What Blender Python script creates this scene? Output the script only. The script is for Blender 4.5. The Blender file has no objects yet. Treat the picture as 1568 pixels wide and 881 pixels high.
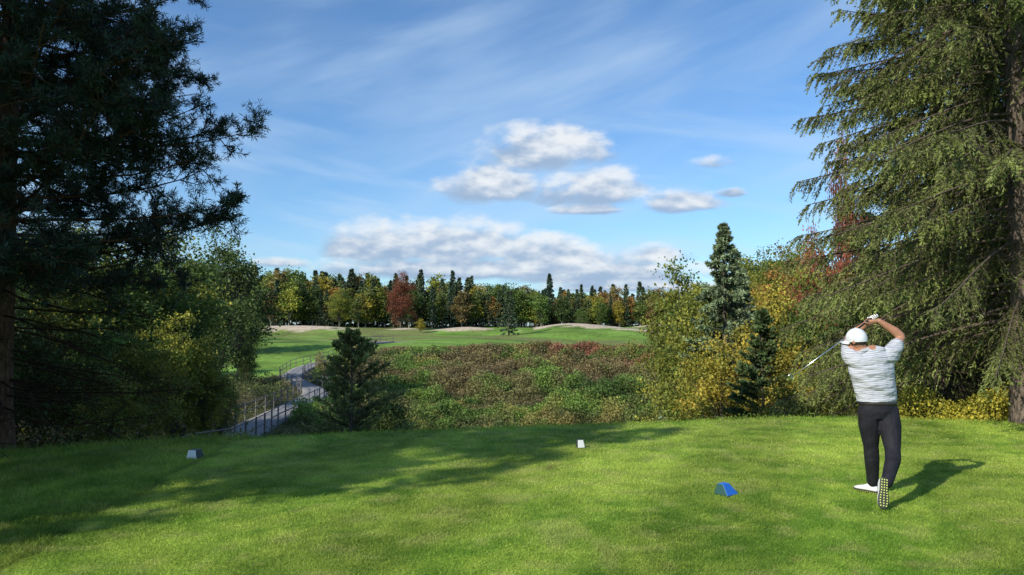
import bpy, math, numpy as np
from mathutils import Vector
rng=np.random.default_rng(7)
S=bpy.context.scene
COL=S.collection

# ---------------------------------------------------------------- helpers
def nrm(a): return a/np.maximum(np.linalg.norm(a,axis=-1,keepdims=True),1e-9)
def lin(t,xs,ys): return np.interp(t,xs,ys)
def sstep(a,b,x):
    t=np.clip((x-a)/(b-a),0,1); return t*t*(3-2*t)
_lat=np.random.default_rng(3).random((8,256,256))
def vn(x,y,s,k=0):
    x=np.asarray(x,float)/s+57.3; y=np.asarray(y,float)/s+91.7
    xi=np.floor(x).astype(int); yi=np.floor(y).astype(int)
    fx=x-xi; fy=y-yi; fx=fx*fx*(3-2*fx); fy=fy*fy*(3-2*fy)
    L=_lat[k]; g=lambda a,b:L[a%256,b%256]
    return (g(xi,yi)*(1-fx)+g(xi+1,yi)*fx)*(1-fy)+(g(xi,yi+1)*(1-fx)+g(xi+1,yi+1)*fx)*fy
def make_mesh(name,V,F,mats,mi=None,C=None,smooth=False):
    V=np.asarray(V,np.float32); F=np.asarray(F,np.int32)
    me=bpy.data.meshes.new(name)
    n=F.shape[1]
    me.vertices.add(len(V)); me.vertices.foreach_set('co',V.ravel())
    me.loops.add(F.size); me.loops.foreach_set('vertex_index',F.ravel())
    me.polygons.add(len(F)); me.polygons.foreach_set('loop_start',np.arange(len(F),dtype=np.int32)*n)
    try: me.polygons.foreach_set('loop_total',np.full(len(F),n,np.int32))
    except Exception: pass
    for m in mats: me.materials.append(m)
    if mi is not None: me.polygons.foreach_set('material_index',np.asarray(mi,np.int32))
    if smooth: me.polygons.foreach_set('use_smooth',np.ones(len(F),bool))
    me.update(calc_edges=True)
    if C is not None:
        a=me.color_attributes.new('Col','FLOAT_COLOR','POINT')
        c=np.ones((len(V),4),np.float32); c[:,:3]=C
        a.data.foreach_set('color',c.ravel())
    return me
def obj(name,me,parent=None,loc=(0,0,0),rz=0,sc=1):
    o=bpy.data.objects.new(name,me); COL.objects.link(o)
    o.location=loc; o.rotation_euler=(0,0,rz)
    o.scale=(sc,sc,sc) if np.isscalar(sc) else sc
    if parent: o.parent=parent
    return o
class Acc:
    def __init__(s): s.V=[];s.F=[];s.M=[];s.C=[];s.n=0
    def add(s,V,F,m,C):
        V=V.reshape(-1,3); s.V.append(V); s.F.append(F+s.n); s.M.append(np.full(len(F),m)); 
        C=np.broadcast_to(C,(len(V),3)); s.C.append(C); s.n+=len(V)
    def mesh(s,name,mats):
        return make_mesh(name,np.concatenate(s.V),np.concatenate(s.F),mats,np.concatenate(s.M),np.concatenate(s.C))
def segs(P0,P1,r0,r1,n=5):
    P0=np.atleast_2d(P0).astype(float);P1=np.atleast_2d(P1).astype(float)
    N=len(P0); r0=np.broadcast_to(r0,N);r1=np.broadcast_to(r1,N)
    d=nrm(P1-P0); h=np.where(np.abs(d[:,2:3])>.9,np.array([[1.,0,0]]),np.array([[0,0,1.]]))
    u=nrm(np.cross(d,h)); v=np.cross(d,u)
    a=np.arange(n)*2*np.pi/n
    ring=u[:,None]*np.cos(a)[None,:,None]+v[:,None]*np.sin(a)[None,:,None]
    A=P0[:,None]+ring*r0[:,None,None]; B=P1[:,None]+ring*r1[:,None,None]
    V=np.stack([A,B],1)
    base=np.arange(N)[:,None]*2*n; i=np.arange(n)[None]; j=(i+1)%n
    F=np.stack([base+i,base+j,base+n+j,base+n+i],-1).reshape(-1,4)
    return V.reshape(-1,3),F
def blades(P,A,hl,hw,r=rng):
    """rhombic leaves/needles: centre P, axis A, half length, half width"""
    N=len(P); A=nrm(A); B=nrm(np.cross(A,r.normal(size=(N,3))))
    hl=np.broadcast_to(hl,N)[:,None]; hw=np.broadcast_to(hw,N)[:,None]
    V=np.stack([P-A*hl,P+B*hw,P+A*hl,P-B*hw],1)
    F=np.arange(N*4).reshape(N,4)
    return V.reshape(-1,3),F

# ---------------------------------------------------------------- materials
def newmat(name):
    m=bpy.data.materials.new(name); m.use_nodes=True
    nt=m.node_tree; nt.nodes.clear()
    out=nt.nodes.new('ShaderNodeOutputMaterial')
    return m,nt,out
def N(nt,t,**k):
    n=nt.nodes.new(t)
    for a,b in k.items(): setattr(n,a,b)
    return n
def foliage_mat(name,trans=.3,rough=.55,gain=1.5):
    m,nt,out=newmat(name); L=nt.links
    at=N(nt,'ShaderNodeAttribute',attribute_name='Col'); oi=N(nt,'ShaderNodeObjectInfo')
    mr=N(nt,'ShaderNodeMapRange'); mr.inputs[3].default_value=.8*gain; mr.inputs[4].default_value=1.2*gain
    L.new(oi.outputs['Random'],mr.inputs[0])
    vm=N(nt,'ShaderNodeVectorMath',operation='SCALE'); L.new(at.outputs['Color'],vm.inputs[0]); L.new(mr.outputs[0],vm.inputs['Scale'])
    p=N(nt,'ShaderNodeBsdfPrincipled'); p.inputs['Roughness'].default_value=rough; p.inputs['Specular IOR Level'].default_value=.25
    t=N(nt,'ShaderNodeBsdfTranslucent'); mx=N(nt,'ShaderNodeMixShader'); mx.inputs[0].default_value=trans
    L.new(vm.outputs[0],p.inputs['Base Color']); L.new(vm.outputs[0],t.inputs['Color'])
    L.new(p.outputs[0],mx.inputs[1]); L.new(t.outputs[0],mx.inputs[2]); L.new(mx.outputs[0],out.inputs[0])
    return m
def simple(name,c,rough=.6,spec=.3,c2=None,scale=20,bump=0,bscale=40,metal=0):
    m,nt,out=newmat(name); L=nt.links
    p=N(nt,'ShaderNodeBsdfPrincipled'); p.inputs['Roughness'].default_value=rough; p.inputs['Specular IOR Level'].default_value=spec
    p.inputs['Metallic'].default_value=metal
    p.inputs['Base Color'].default_value=(*c,1)
    tc=N(nt,'ShaderNodeTexCoord')
    if c2:
        no=N(nt,'ShaderNodeTexNoise'); no.inputs['Scale'].default_value=scale; no.inputs['Detail'].default_value=5
        L.new(tc.outputs['Object'],no.inputs['Vector'])
        cr=N(nt,'ShaderNodeValToRGB'); cr.color_ramp.elements[0].position=.35; cr.color_ramp.elements[1].position=.65
        cr.color_ramp.elements[0].color=(*c,1); cr.color_ramp.elements[1].color=(*c2,1)
        L.new(no.outputs['Fac'],cr.inputs[0]); L.new(cr.outputs[0],p.inputs['Base Color'])
    if bump:
        nb=N(nt,'ShaderNodeTexNoise'); nb.inputs['Scale'].default_value=bscale; nb.inputs['Detail'].default_value=4
        L.new(tc.outputs['Object'],nb.inputs['Vector'])
        b=N(nt,'ShaderNodeBump'); b.inputs['Strength'].default_value=bump; b.inputs['Distance'].default_value=.02
        L.new(nb.outputs['Fac'],b.inputs['Height']); L.new(b.outputs[0],p.inputs['Normal'])
    L.new(p.outputs[0],out.inputs[0]); return m
M_leaf=foliage_mat('foliage',.3,gain=1.65); M_needle=foliage_mat('needles',.15,.5); M_grass=foliage_mat('grass_blades',.3,.5,1.0); M_brush=foliage_mat('brush_leaves',.25,.6,1.45)
def bark_mat():
    m,nt,out=newmat('bark'); L=nt.links
    at=N(nt,'ShaderNodeAttribute',attribute_name='Col')
    tc=N(nt,'ShaderNodeTexCoord'); mp=N(nt,'ShaderNodeMapping'); mp.inputs['Scale'].default_value=(1,1,.25); L.new(tc.outputs['Object'],mp.inputs[0])
    no=N(nt,'ShaderNodeTexNoise'); no.inputs['Scale'].default_value=28; no.inputs['Detail'].default_value=6; L.new(mp.outputs[0],no.inputs[0])
    mr=N(nt,'ShaderNodeMapRange'); mr.inputs[1].default_value=.3; mr.inputs[2].default_value=.7; mr.inputs[3].default_value=.45; mr.inputs[4].default_value=1.5; L.new(no.outputs[0],mr.inputs[0])
    vm=N(nt,'ShaderNodeVectorMath',operation='SCALE'); L.new(at.outputs['Color'],vm.inputs[0]); L.new(mr.outputs[0],vm.inputs['Scale'])
    p=N(nt,'ShaderNodeBsdfPrincipled'); p.inputs['Roughness'].default_value=.9; p.inputs['Specular IOR Level'].default_value=.1
    b=N(nt,'ShaderNodeBump'); b.inputs['Strength'].default_value=.8; b.inputs['Distance'].default_value=.03
    L.new(no.outputs[0],b.inputs['Height']); L.new(b.outputs[0],p.inputs['Normal'])
    L.new(vm.outputs[0],p.inputs['Base Color']); L.new(p.outputs[0],out.inputs[0]); return m
M_bark=bark_mat()

# ---------------------------------------------------------------- terrain
def y_edge(x): return lin(x,[-30,-7.2,-4.9,-2,1.1,5.3,7.2,8.5,11,14,30],[9,10.4,11.6,12.5,13.3,14.4,14.5,14.0,13.6,15,20])
SAND=[(17,190,14,8,1.9),(-13,198,9,6,1.5),(-56,192,17,8,1.4),(-78,186,8,7,.7),(42,205,9,5,1.1),(-21.5,124,6,5,.25),(-30,206,6,5,.9),(30,180,6,4,.7)]
def height(x,y):
    x=np.asarray(x,float); y=np.asarray(y,float)
    t=y-y_edge(x)
    nC=lin(t,[-.8,0,1,3,8,20,40],[0,-.03,-.25,-1.4,-4.3,-7.4,-8.2]); fC=lin(y,[50,60,80,100,112,150,240,600],[-8.2,-7.2,-4.3,-1.9,-1.45,-.6,1.5,2.5])
    hC=np.maximum(nC,fC)
    nL=lin(t,[-.8,0,2,8,20,40],[0,-.03,-.6,-2.2,-3.5,-4.2]); fL=lin(y,[55,68,78,95,115,150,240,600],[-4,-3.8,-3.4,-2.5,-1.0,-.4,1.5,2.5])
    hL=np.maximum(nL,fL)
    nR=lin(t,[-.8,0,2,10,40],[0,-.03,-.2,-.9,-1.5]); fR=lin(y,[0,60,240,600],[-1.5,-1.2,1.5,2.5]); hR=np.maximum(nR,fR)
    xb=-.17*y
    wl=1-sstep(xb-5,xb,x)
    wr=sstep(.24*y+4,.26*y+9,x)
    h=hC*(1-wl)*(1-wr)+hL*wl+hR*wr
    far=sstep(20,60,y)
    h+=far*(vn(x,y,14,1)-.5)*.7+sstep(115,140,y)*(vn(x,y,24,5)-.5)*1.5*(1-sstep(215,240,y))
    h+=5*sstep(.5*y+8,.5*y+70,np.abs(x))*sstep(15,60,y)
    for sx,sy,rx,ry,b in SAND:
        q=((x-sx)/rx)**2+((y-sy)/ry)**2; h=h+b*np.exp(-q)
    return h
PATH=np.array([(-11.5,24),(-12.6,30),(-13.4,36),(-14.4,42),(-14.9,50),(-15.8,59),(-17.2,64.5),(-19.6,69),(-23,76),(-24,84),(-22.8,95),(-22.8,106),(-23,115),(-20.5,122)],float)
def resample(P,n):
    d=np.r_[0,np.cumsum(np.linalg.norm(np.diff(P,axis=0),axis=1))]
    t=np.linspace(0,d[-1],n)
    Q=np.stack([np.interp(t,d,P[:,k]) for k in range(2)],1)
    for _ in range(6): Q[1:-1]=(Q[:-2]+2*Q[1:-1]+Q[2:])/4
    return Q
PQ=resample(PATH,140)
def lawn_mask(x,y):
    """mown far fairway"""
    top=lin(x,[-60,-26,-18,0,20,60],[62,74,109,111,112,120])
    m=sstep(top-1.5,top+1.5,y+2*(vn(x,y,5,2)-.5))
    m*=sstep(-.42*y-6,-.42*y-2,x)
    return m*(1-sstep(232,238,y))
def grasscol(x,y):
    n=vn(x,y,.09,5)*.22+vn(x,y,.26,0)*.3+vn(x,y,1.1,1)*.26+vn(x,y,4,2)*.22
    c1=np.array([.105,.20,.020]); c2=np.array([.30,.39,.060])
    c=c1+(c2-c1)*np.clip(n*2.5-.72,0,1)[...,None]
    b=np.sin((x*.93-y*.35)*2*np.pi/2.6); c=c*(1+.13*np.tanh(b*3))[...,None]
    dry=sstep(.60,.85,vn(x,y,.2,4))*.35
    c=c*(1-dry)[...,None]+np.array([.36,.36,.12])*dry[...,None]
    spot=sstep(.95,.98,vn(x,y,.13,6))*sstep(.35,.6,vn(x,y,2.2,7))
    c=c*(1-.75*spot)[...,None]+np.array([.25,.17,.09])*(.75*spot)[...,None]
    fr=x+3.72+.085*(y-5.4)+.05*np.sin(y*3)   # uncut fringe left of the teeing ground
    c=c*(1-.2*(1-sstep(-.12,.06,fr)))[...,None]
    c=c*(1-.35*np.exp(-(fr/.05)**2))[...,None]
    return c
def ground_cols(x,y):
    n=vn(x,y,3,3)
    brush=np.array([.06,.075,.025])+(np.array([.11,.095,.05])-np.array([.06,.075,.025]))*n[...,None]
    t=y-y_edge(x)
    tee=(1-sstep(.6,1.6,t))
    lm=lawn_mask(x,y)
    st=np.tanh(4*np.sin((x*.5+y*.86)*2*np.pi/13)); 
    law=np.array([.155,.265,.042])*(1+.12*st+.55*(vn(x,y,9,5)-.5)+.4*(vn(x,y,2.5,6)-.5))[...,None]
    rough=sstep(.5,.68,vn(x,y,26,7)*.7+vn(x,y,7,3)*.3)*sstep(120,140,y); law=law*(1-.6*rough)[...,None]+np.array([.20,.165,.075])*(.6*rough)[...,None]
    c=brush*(1-lm)[...,None]+law*lm[...,None]
    c=c*(1-tee)[...,None]+grasscol(x,y)*tee[...,None]
    for sx,sy,rx,ry,b in SAND:
        q=((x-sx)/rx)**2+((y-sy)/ry)**2+ (vn(x,y,2.5,4)-.5)*1.1
        w=(1-sstep(.6,.9,q)); col=np.array([.50,.41,.30]) if sy>150 else np.array([.24,.225,.2])
        c=c*(1-w)[...,None]+col*w[...,None]
    return c
ys=np.concatenate([np.arange(-60,0,3),np.arange(0,20,.12),np.arange(20,130,.8),np.arange(130,250,1.5),np.geomspace(250,2500,30)])
xs_p=np.concatenate([np.arange(0,16,.12),np.arange(16,60,.9),np.arange(60,120,3),np.geomspace(120,2500,22)])
xs=np.concatenate([-xs_p[::-1][:-1],xs_p])
X,Y=np.meshgrid(xs,ys)
Z=height(X,Y); C=ground_cols(X,Y)
nx,ny=len(xs),len(ys)
idx=np.arange(nx*ny).reshape(ny,nx)
F=np.stack([idx[:-1,:-1],idx[:-1,1:],idx[1:,1:],idx[1:,:-1]],-1).reshape(-1,4)
m,nt,out=newmat('ground_grass'); L=nt.links
at=N(nt,'ShaderNodeAttribute',attribute_name='Col'); tc=N(nt,'ShaderNodeTexCoord')
n1=N(nt,'ShaderNodeTexNoise'); n1.inputs['Scale'].default_value=45; n1.inputs['Detail'].default_value=6; L.new(tc.outputs['Object'],n1.inputs[0])
n2=N(nt,'ShaderNodeTexNoise'); n2.inputs['Scale'].default_value=1.2; n2.inputs['Detail'].default_value=8; L.new(tc.outputs['Object'],n2.inputs[0])
ad=N(nt,'ShaderNodeMath',operation='ADD'); L.new(n1.outputs[0],ad.inputs[0]); L.new(n2.outputs[0],ad.inputs[1])
mr=N(nt,'ShaderNodeMapRange'); mr.inputs[1].default_value=.7; mr.inputs[2].default_value=1.3; mr.inputs[3].default_value=.55; mr.inputs[4].default_value=1.4; L.new(ad.outputs[0],mr.inputs[0])
vm=N(nt,'ShaderNodeVectorMath',operation='SCALE'); L.new(at.outputs['Color'],vm.inputs[0]); L.new(mr.outputs[0],vm.inputs['Scale'])
p=N(nt,'ShaderNodeBsdfPrincipled'); p.inputs['Roughness'].default_value=.85; p.inputs['Specular IOR Level'].default_value=.1
b=N(nt,'ShaderNodeBump'); b.inputs['Strength'].default_value=.5; b.inputs['Distance'].default_value=.02
L.new(n1.outputs[0],b.inputs['Height']); L.new(b.outputs[0],p.inputs['Normal'])
L.new(vm.outputs[0],p.inputs['Base Color']); L.new(p.outputs[0],out.inputs[0]); M_ground=m
obj('ground',make_mesh('ground',np.stack([X,Y,Z],-1).reshape(-1,3),F,[M_ground],C=C.reshape(-1,3),smooth=True))

# tee grass blades (one object)
nb=500000
u=rng.random(nb); yy=1/(1/4.4-u*(1/4.4-1/17.)); xx=(rng.random(nb)*2-1)*(yy*.74+.8)
k=yy<y_edge(xx)+1.2; xx,yy=xx[k],yy[k]; nb=len(xx)
hh=(.008+.011*rng.random(nb))*(yy/7)**.5*(.7+.6*vn(xx,yy,.12,2))
fring=1-sstep(-.12,.06,xx+3.72+.085*(yy-5.4)+.05*np.sin(yy*3)); hh*=1+.9*fring
edge=sstep(-.5,.9,yy-y_edge(xx)); hh*=1+4*edge*rng.random(nb)
A=np.stack([rng.normal(size=nb)*.75,rng.normal(size=nb)*.75,np.ones(nb)],-1)
P=np.stack([xx,yy,height(xx,yy)+hh*.6],-1)
V,F=blades(P,A,hh,.0021*(yy/7)**.8)
c=grasscol(xx,yy)*(.7+.85*rng.random(nb))[:,None]
obj('tee_grass',make_mesh('tee_grass',V,F,[M_grass],C=np.repeat(c,4,0)))

# ---------------------------------------------------------------- trees
BARK=np.array([.15,.12,.095])
def trunk_segs(acc,H,r,col,bend=.0,n=8,sides=10,seed=0):
    rr=np.random.default_rng(seed)
    t=np.linspace(0,1,n+1); off=np.cumsum(rr.normal(size=(n+1,2))*bend,0)*H/n; off[0]=0
    P=np.stack([off[:,0],off[:,1],-.4+t*(H+.4)],-1); R=r*(1-.93*t)**.9; R[0]*=1.35
    V,F=segs(P[:-1],P[1:],R[:-1],R[1:],sides); acc.add(V,F,0,col)
    return P
def conifer(name,seed,H,R,z0=.4,nb=120,nt=14,nn=10,nl=.06,nw=.02,col=(.05,.075,.025),droop=.45,hang=.6,power=.75,rise=.45,tl=.35,twigwood=False,rt=None,colvar=.3,sides=10):
    r=np.random.default_rng(seed); acc=Acc()
    trunk_segs(acc,H,rt or H*.016,BARK,0.004,8,sides,seed)
    i=np.arange(nb); fr=(i+r.random(nb))/nb; fr=fr**.95; zb=z0+(H-z0)*fr
    Ln=R*(1-fr)**power*(.6+.5*r.random(nb))+.06
    az=i*2.39996+r.normal(size=nb)*.4
    rad=np.stack([np.cos(az),np.sin(az),0*az],-1); zz=np.array([0,0,1.])
    a=-.08+rise*fr+r.normal(size=nb)*.08; bq=droop*(1-.9*fr)*(.6+.8*r.random(nb))
    base=np.stack([0*zb,0*zb,zb],-1)
    def pos(t,I): return base[I]+rad[I]*(Ln[I]*t)[:,None]+zz*(Ln[I]*(a[I]*t-bq[I]*t*t+.35*bq[I]*t**4))[:,None]
    I=np.arange(nb); ts=np.linspace(0,1,6)
    for q in range(5):
        V,F=segs(pos(np.full(nb,ts[q]),I),pos(np.full(nb,ts[q+1]),I),Ln*.010*(1-ts[q]*.85)+.002,Ln*.010*(1-ts[q+1]*.85)+.002,4)
        acc.add(V,F,0,BARK*.7)
    J=np.repeat(I,nt); t=.1+.92*r.random(nb*nt)**.75
    p0=pos(t,J); p1=pos(t+.02,J); tan=nrm(p1-p0)
    side=np.cross(zz,rad[J])*np.where(r.random(len(J))<.5,-1,1)[:,None]
    d=nrm(tan*.65+side*(.15+.75*r.random(len(J)))[:,None]-zz*(hang*(.2+r.random(len(J))))[:,None]+r.normal(size=(len(J),3))*.1)
    l=tl*(1.15-.75*t)*(Ln[J]**.65)*(.5+.8*r.random(len(J)))
    if twigwood:
        V,F=segs(p0,p0+d*l[:,None],.006,.002,3); acc.add(V,F,0,BARK*.7)
    K=np.repeat(np.arange(len(J)),nn); s=r.random(len(K))
    q=p0[K]+d[K]*(l[K]*s)[:,None]-zz*(l[K]*.3*hang*s*s)[:,None]
    nd=nrm(d[K]*.75+r.normal(size=(len(K),3))*.42)
    sc=(.7+.6*r.random(len(K)))
    V,F=blades(q+nd*nl*.3,nd,nl*.5*sc,nw*.5*sc,r)
    c=np.array(col)*((1-colvar)+2*colvar*r.random(nb))[J][K][:,None]*(.7+.6*r.random(len(J)))[K][:,None]
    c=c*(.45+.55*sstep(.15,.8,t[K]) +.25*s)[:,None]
    br=(r.random(len(J))<.05)[K]; c[br]=c[br]*.5+np.array([.05,.035,.018])*.7
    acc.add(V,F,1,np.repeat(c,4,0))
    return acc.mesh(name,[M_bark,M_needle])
def pine(name,seed,H,R,z0,nb=80,ns=8,ntf=5,nn=34,col=(.022,.04,.02),nlen=.075,nwid=.0042,dead=True):
    r=np.random.default_rng(seed); acc=Acc(); PB=np.array([.12,.07,.045]); zz=np.array([0,0,1.])
    trunk_segs(acc,H,.24,PB,.008,8,12,seed)
    fr=(np.arange(nb)+r.random(nb))/nb; zb=z0+(H-z0)*fr
    Ln=R*np.interp(fr,[0,.12,.45,1],[.92,1.0,.95,.3])*(.72+.30*r.random(nb)); az=np.arange(nb)*2.4+r.normal(size=nb)*.5
    rad=np.stack([np.cos(az),np.sin(az),0*az],-1)
    a=.02+.35*fr+r.normal(size=nb)*.12; bb=.25*r.random(nb)
    base=np.stack([0*zb,0*zb,zb],-1)
    def pos(t,I): return base[I]+rad[I]*(Ln[I]*t)[:,None]+zz*(Ln[I]*(a[I]*t-bb[I]*t*t+.22*t**3))[:,None]
    I=np.arange(nb); ts=np.linspace(0,1,7)
    for q in range(6):
        V,F=segs(pos(np.full(nb,ts[q]),I),pos(np.full(nb,ts[q+1]),I),.036*(1-ts[q]*.85),.036*(1-ts[q+1]*.85),5); acc.add(V,F,0,PB)
    J=np.repeat(I,ns); t=.22+.78*r.random(len(J))**.75
    p0=pos(t,J); tan=nrm(pos(t+.02,J)-p0); sd=np.cross(zz,rad[J])*np.where(r.random(len(J))<.5,-1,1)[:,None]
    d=nrm(tan*.5+sd*(.2+.9*r.random(len(J)))[:,None]+zz*r.normal(size=len(J))[:,None]*.5)
    l=(.35+.5*r.random(len(J)))*(1.2-.6*t)
    V,F=segs(p0,p0+d*l[:,None],.012,.005,4); acc.add(V,F,0,PB*.7)
    K=np.repeat(np.arange(len(J)),ntf); s=.2+.8*r.random(len(K))
    q0=p0[K]+d[K]*(l[K]*s)[:,None]
    d2=nrm(d[K]*.5+r.normal(size=(len(K),3))*.6+zz*.3); l2=.10+.2*r.random(len(K))
    q1=q0+d2*l2[:,None]
    V,F=segs(q0,q1,.005,.003,3); acc.add(V,F,0,PB*.6)
    Q=np.repeat(np.arange(len(K)),nn); s2=.2+.8*r.random(len(Q))
    nd=nrm(d2[Q]*.55+r.normal(size=(len(Q),3))*.6)
    nl=nlen*(1+.5*r.random(len(Q)))
    c0=q0[Q]+(q1-q0)[Q]*s2[:,None]+nd*(nl*.5)[:,None]
    V,F=blades(c0,nd,nl*.5,nwid,r)
    c=np.array(col)*(.6+.9*r.random(len(K)))[Q][:,None]*(.8+.4*r.random(len(Q)))[:,None]
    acc.add(V,F,1,np.repeat(c,4,0))
    nd_=70 if dead else 4; zb=.9+(z0+.4-.9)*r.random(nd_); az=r.random(nd_)*6.283; 
    p=np.stack([0*zb,0*zb,zb],-1); dv=np.stack([np.cos(az),np.sin(az),-.05-.25*r.random(nd_)],-1)
    ll=1.6+1.9*r.random(nd_)
    cur=p.copy(); rad_=.018
    for q in range(5):
        nx_=cur+dv*(ll/5)[:,None]; V,F=segs(cur,nx_,rad_*(1-q*.17),rad_*(1-(q+1)*.17),4); acc.add(V,F,0,PB*.45)
        if q>0:
            for rep in range(8):
                tw=nrm(dv+r.normal(size=(nd_,3))*.6)*(.25+.5*r.random(nd_))[:,None]
                st=cur+(nx_-cur)*r.random(nd_)[:,None]; V,F=segs(st,st+tw,.005,.0015,3); acc.add(V,F,0,PB*.4)
                st2=st+tw*.5; tw2=nrm(tw+r.normal(size=(nd_,3))*.25)*.22; V,F=segs(st2,st2+tw2,.003,.001,3); acc.add(V,F,0,PB*.4)
        cur=nx_; dv=nrm(dv+r.normal(size=(nd_,3))*.12); dv[:,2]-=.02
    return acc.mesh(name,[M_bark,M_needle])
def decid(name,seed,H,R,ncl=70,nlf=120,ls=.09,cr=.45,c1=(.06,.09,.02),c2=(.14,.13,.02),zc=.6,zr=.42,bark=(.16,.14,.12),cmix=.5,limbs=16):
    r=np.random.default_rng(seed); acc=Acc(); bark=np.array(bark)
    T=trunk_segs(acc,H*.85,H*.014+.02,bark,.03,7,8,seed)
    d=nrm(r.normal(size=(ncl,3))); rho=.35+.65*r.random(ncl)**.6
    lob=.75+.35*np.sin(d[:,0]*3+seed)*np.sin(d[:,1]*4+1.3*seed)+.25*r.random(ncl)
    wid=np.where(d[:,2]<0,1.0,1.0-.25*d[:,2])
    Cc=np.stack([d[:,0]*R*rho*lob*wid,d[:,1]*R*rho*lob*wid,H*zc+d[:,2]*H*zr*rho*np.minimum(lob,1.05)],-1)
    zi=np.clip((Cc[:,2]-.25*H)*.75,.15*H,.8*H)
    tp=np.stack([np.interp(zi,T[:,2],T[:,0]),np.interp(zi,T[:,2],T[:,1]),zi],-1)
    mid=(tp+Cc)/2+np.array([0,0,-.03*H]); 
    V,F=segs(tp,mid,.012*H**.6,.009*H**.5,5); acc.add(V,F,0,bark*.8)
    V,F=segs(mid,Cc,.009*H**.5,.003,4); acc.add(V,F,0,bark*.8)
    K=np.repeat(np.arange(ncl),nlf); off=r.normal(size=(len(K),3))*np.array([1,1,.6])*(cr*(.6+.7*r.random(ncl)))[K][:,None]
    P=Cc[K]+off
    A=nrm(r.normal(size=(len(K),3))*np.array([1,1,.5])); s=ls*(.6+.8*r.random(len(K)))
    V,F=blades(P,A,s*.5,s*.36,r)
    w=np.clip(cmix+.9*(r.random(ncl)-.5),0,1)[K]; w=np.clip(w+.35*(r.random(len(K))-.5),0,1)[:,None]
    c=(np.array(c1)*(1-w)+np.array(c2)*w)*(.6+.8*r.random(ncl))[K][:,None]*(.8+.4*r.random(len(K)))[:,None]
    acc.add(V,F,1,np.repeat(c,4,0))
    return acc.mesh(name,[M_bark,M_leaf])
def put(name,me,b,D,top=None,Hm=1,rz=None,parent=None,wide=1,dz=0):
    """b = tangent of bearing from +Y, D = distance along Y, top = tangent of elevation of the tree top seen from eye height"""
    x=b*D; g=float(height(np.array(x),np.array(float(D))))
    s=1 if top is None else max(.2,(1.75+top*D-g)/Hm)
    return obj(name,me,parent,(x,D,g+dz),rng.random()*6.28 if rz is None else rz,(s*wide,s*wide,s))
Bx=lambda px:(px-784)/1120.; Ty=lambda py:(500-py)/1120.

# right hero spruces
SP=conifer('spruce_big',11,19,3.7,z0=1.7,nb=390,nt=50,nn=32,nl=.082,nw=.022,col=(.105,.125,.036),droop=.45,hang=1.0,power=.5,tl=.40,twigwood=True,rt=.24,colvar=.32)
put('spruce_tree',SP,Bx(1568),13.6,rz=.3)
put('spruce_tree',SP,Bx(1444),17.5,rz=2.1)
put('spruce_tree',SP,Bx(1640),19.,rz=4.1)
# left hero pine and the pines further left that throw the shade on the tee
PN=pine('pine_big',5,12.5,3.75,2.9,nb=205,ns=15,ntf=8,nn=24,nlen=.085,nwid=.0068,col=(.022,.038,.024))
put('pine_tree',PN,Bx(0),11.5,rz=1.0)
PN2=pine('pine_b',9,15,4.2,.9,nb=100,ns=11,ntf=6,nn=16,nlen=.17,nwid=.022,dead=False)
for (x,y,rz,s) in [(-10.9,3.9,0,1.0),(-12.6,6.8,1,1.05),(-15.6,1.9,2,1.15),(-17,5.8,3,1.2),(-21,-3.0,1,1.25),(-22,2.5,4,1.3),(-24,10,2.5,1.35)]:
    obj('pine_tree',PN2,None,(x,y,float(height(np.array(x),np.array(float(y))))),rz,s)

# mid conifers
MC1=conifer('spruce_mid',21,11,3.1,z0=.3,nb=170,nt=24,nn=11,nl=.2,nw=.065,col=(.125,.165,.09),droop=.3,hang=.35,power=1.0,tl=.34)
MC2=conifer('spruce_small',22,5,1.6,z0=.15,nb=120,nt=22,nn=13,nl=.11,nw=.034,col=(.055,.085,.032),droop=.1,hang=.1,power=.9,rise=.7,tl=.34)
MC2b=conifer('spruce_young',24,5,1.9,z0=.15,nb=90,nt=22,nn=15,nl=.10,nw=.028,col=(.18,.21,.07),droop=.0,hang=.0,power=.75,rise=1.1,tl=.42)
put('spruce_tree',MC1,Bx(1110),36,Ty(343),11)
put('spruce_tree',MC2,Bx(1166),26,Ty(478),5,wide=.9)
put('spruce_tree',MC2b,Bx(540),19,Ty(510),5,wide=1.05)
put('spruce_tree',MC1,Bx(1030),58,Ty(540),11)
put('spruce_tree',MC1,Bx(1136),41,Ty(410),11)
# deciduous templates
G=dict(c1=(.045,.08,.018),c2=(.09,.13,.03)); YG=dict(c1=(.075,.11,.022),c2=(.19,.185,.028)); YE=dict(c1=(.13,.135,.022),c2=(.30,.23,.035)); OR=dict(c1=(.13,.11,.03),c2=(.28,.14,.04)); RE=dict(c1=(.12,.05,.025),c2=(.19,.06,.035)); DG=dict(c1=(.028,.052,.016),c2=(.06,.085,.022))
D_={}
for k,(n_,kw) in enumerate([('G',G),('YG',YG),('YE',YE),('OR',OR),('RE',RE),('DG',DG)]):
    D_[n_]=[decid('broadleaf_%s%d'%(n_,j),30+k*7+j,9,2.9+.5*j,ncl=130,nlf=130,ls=.15,cr=.38,zc=.56,zr=.44,**kw) for j in range(2)]
def dt(kind,px,py,D,wide=1,name='deciduous_tree'):
    put(name,D_[kind][rng.integers(2)],Bx(px),D,Ty(py),9,wide=wide)
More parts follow.
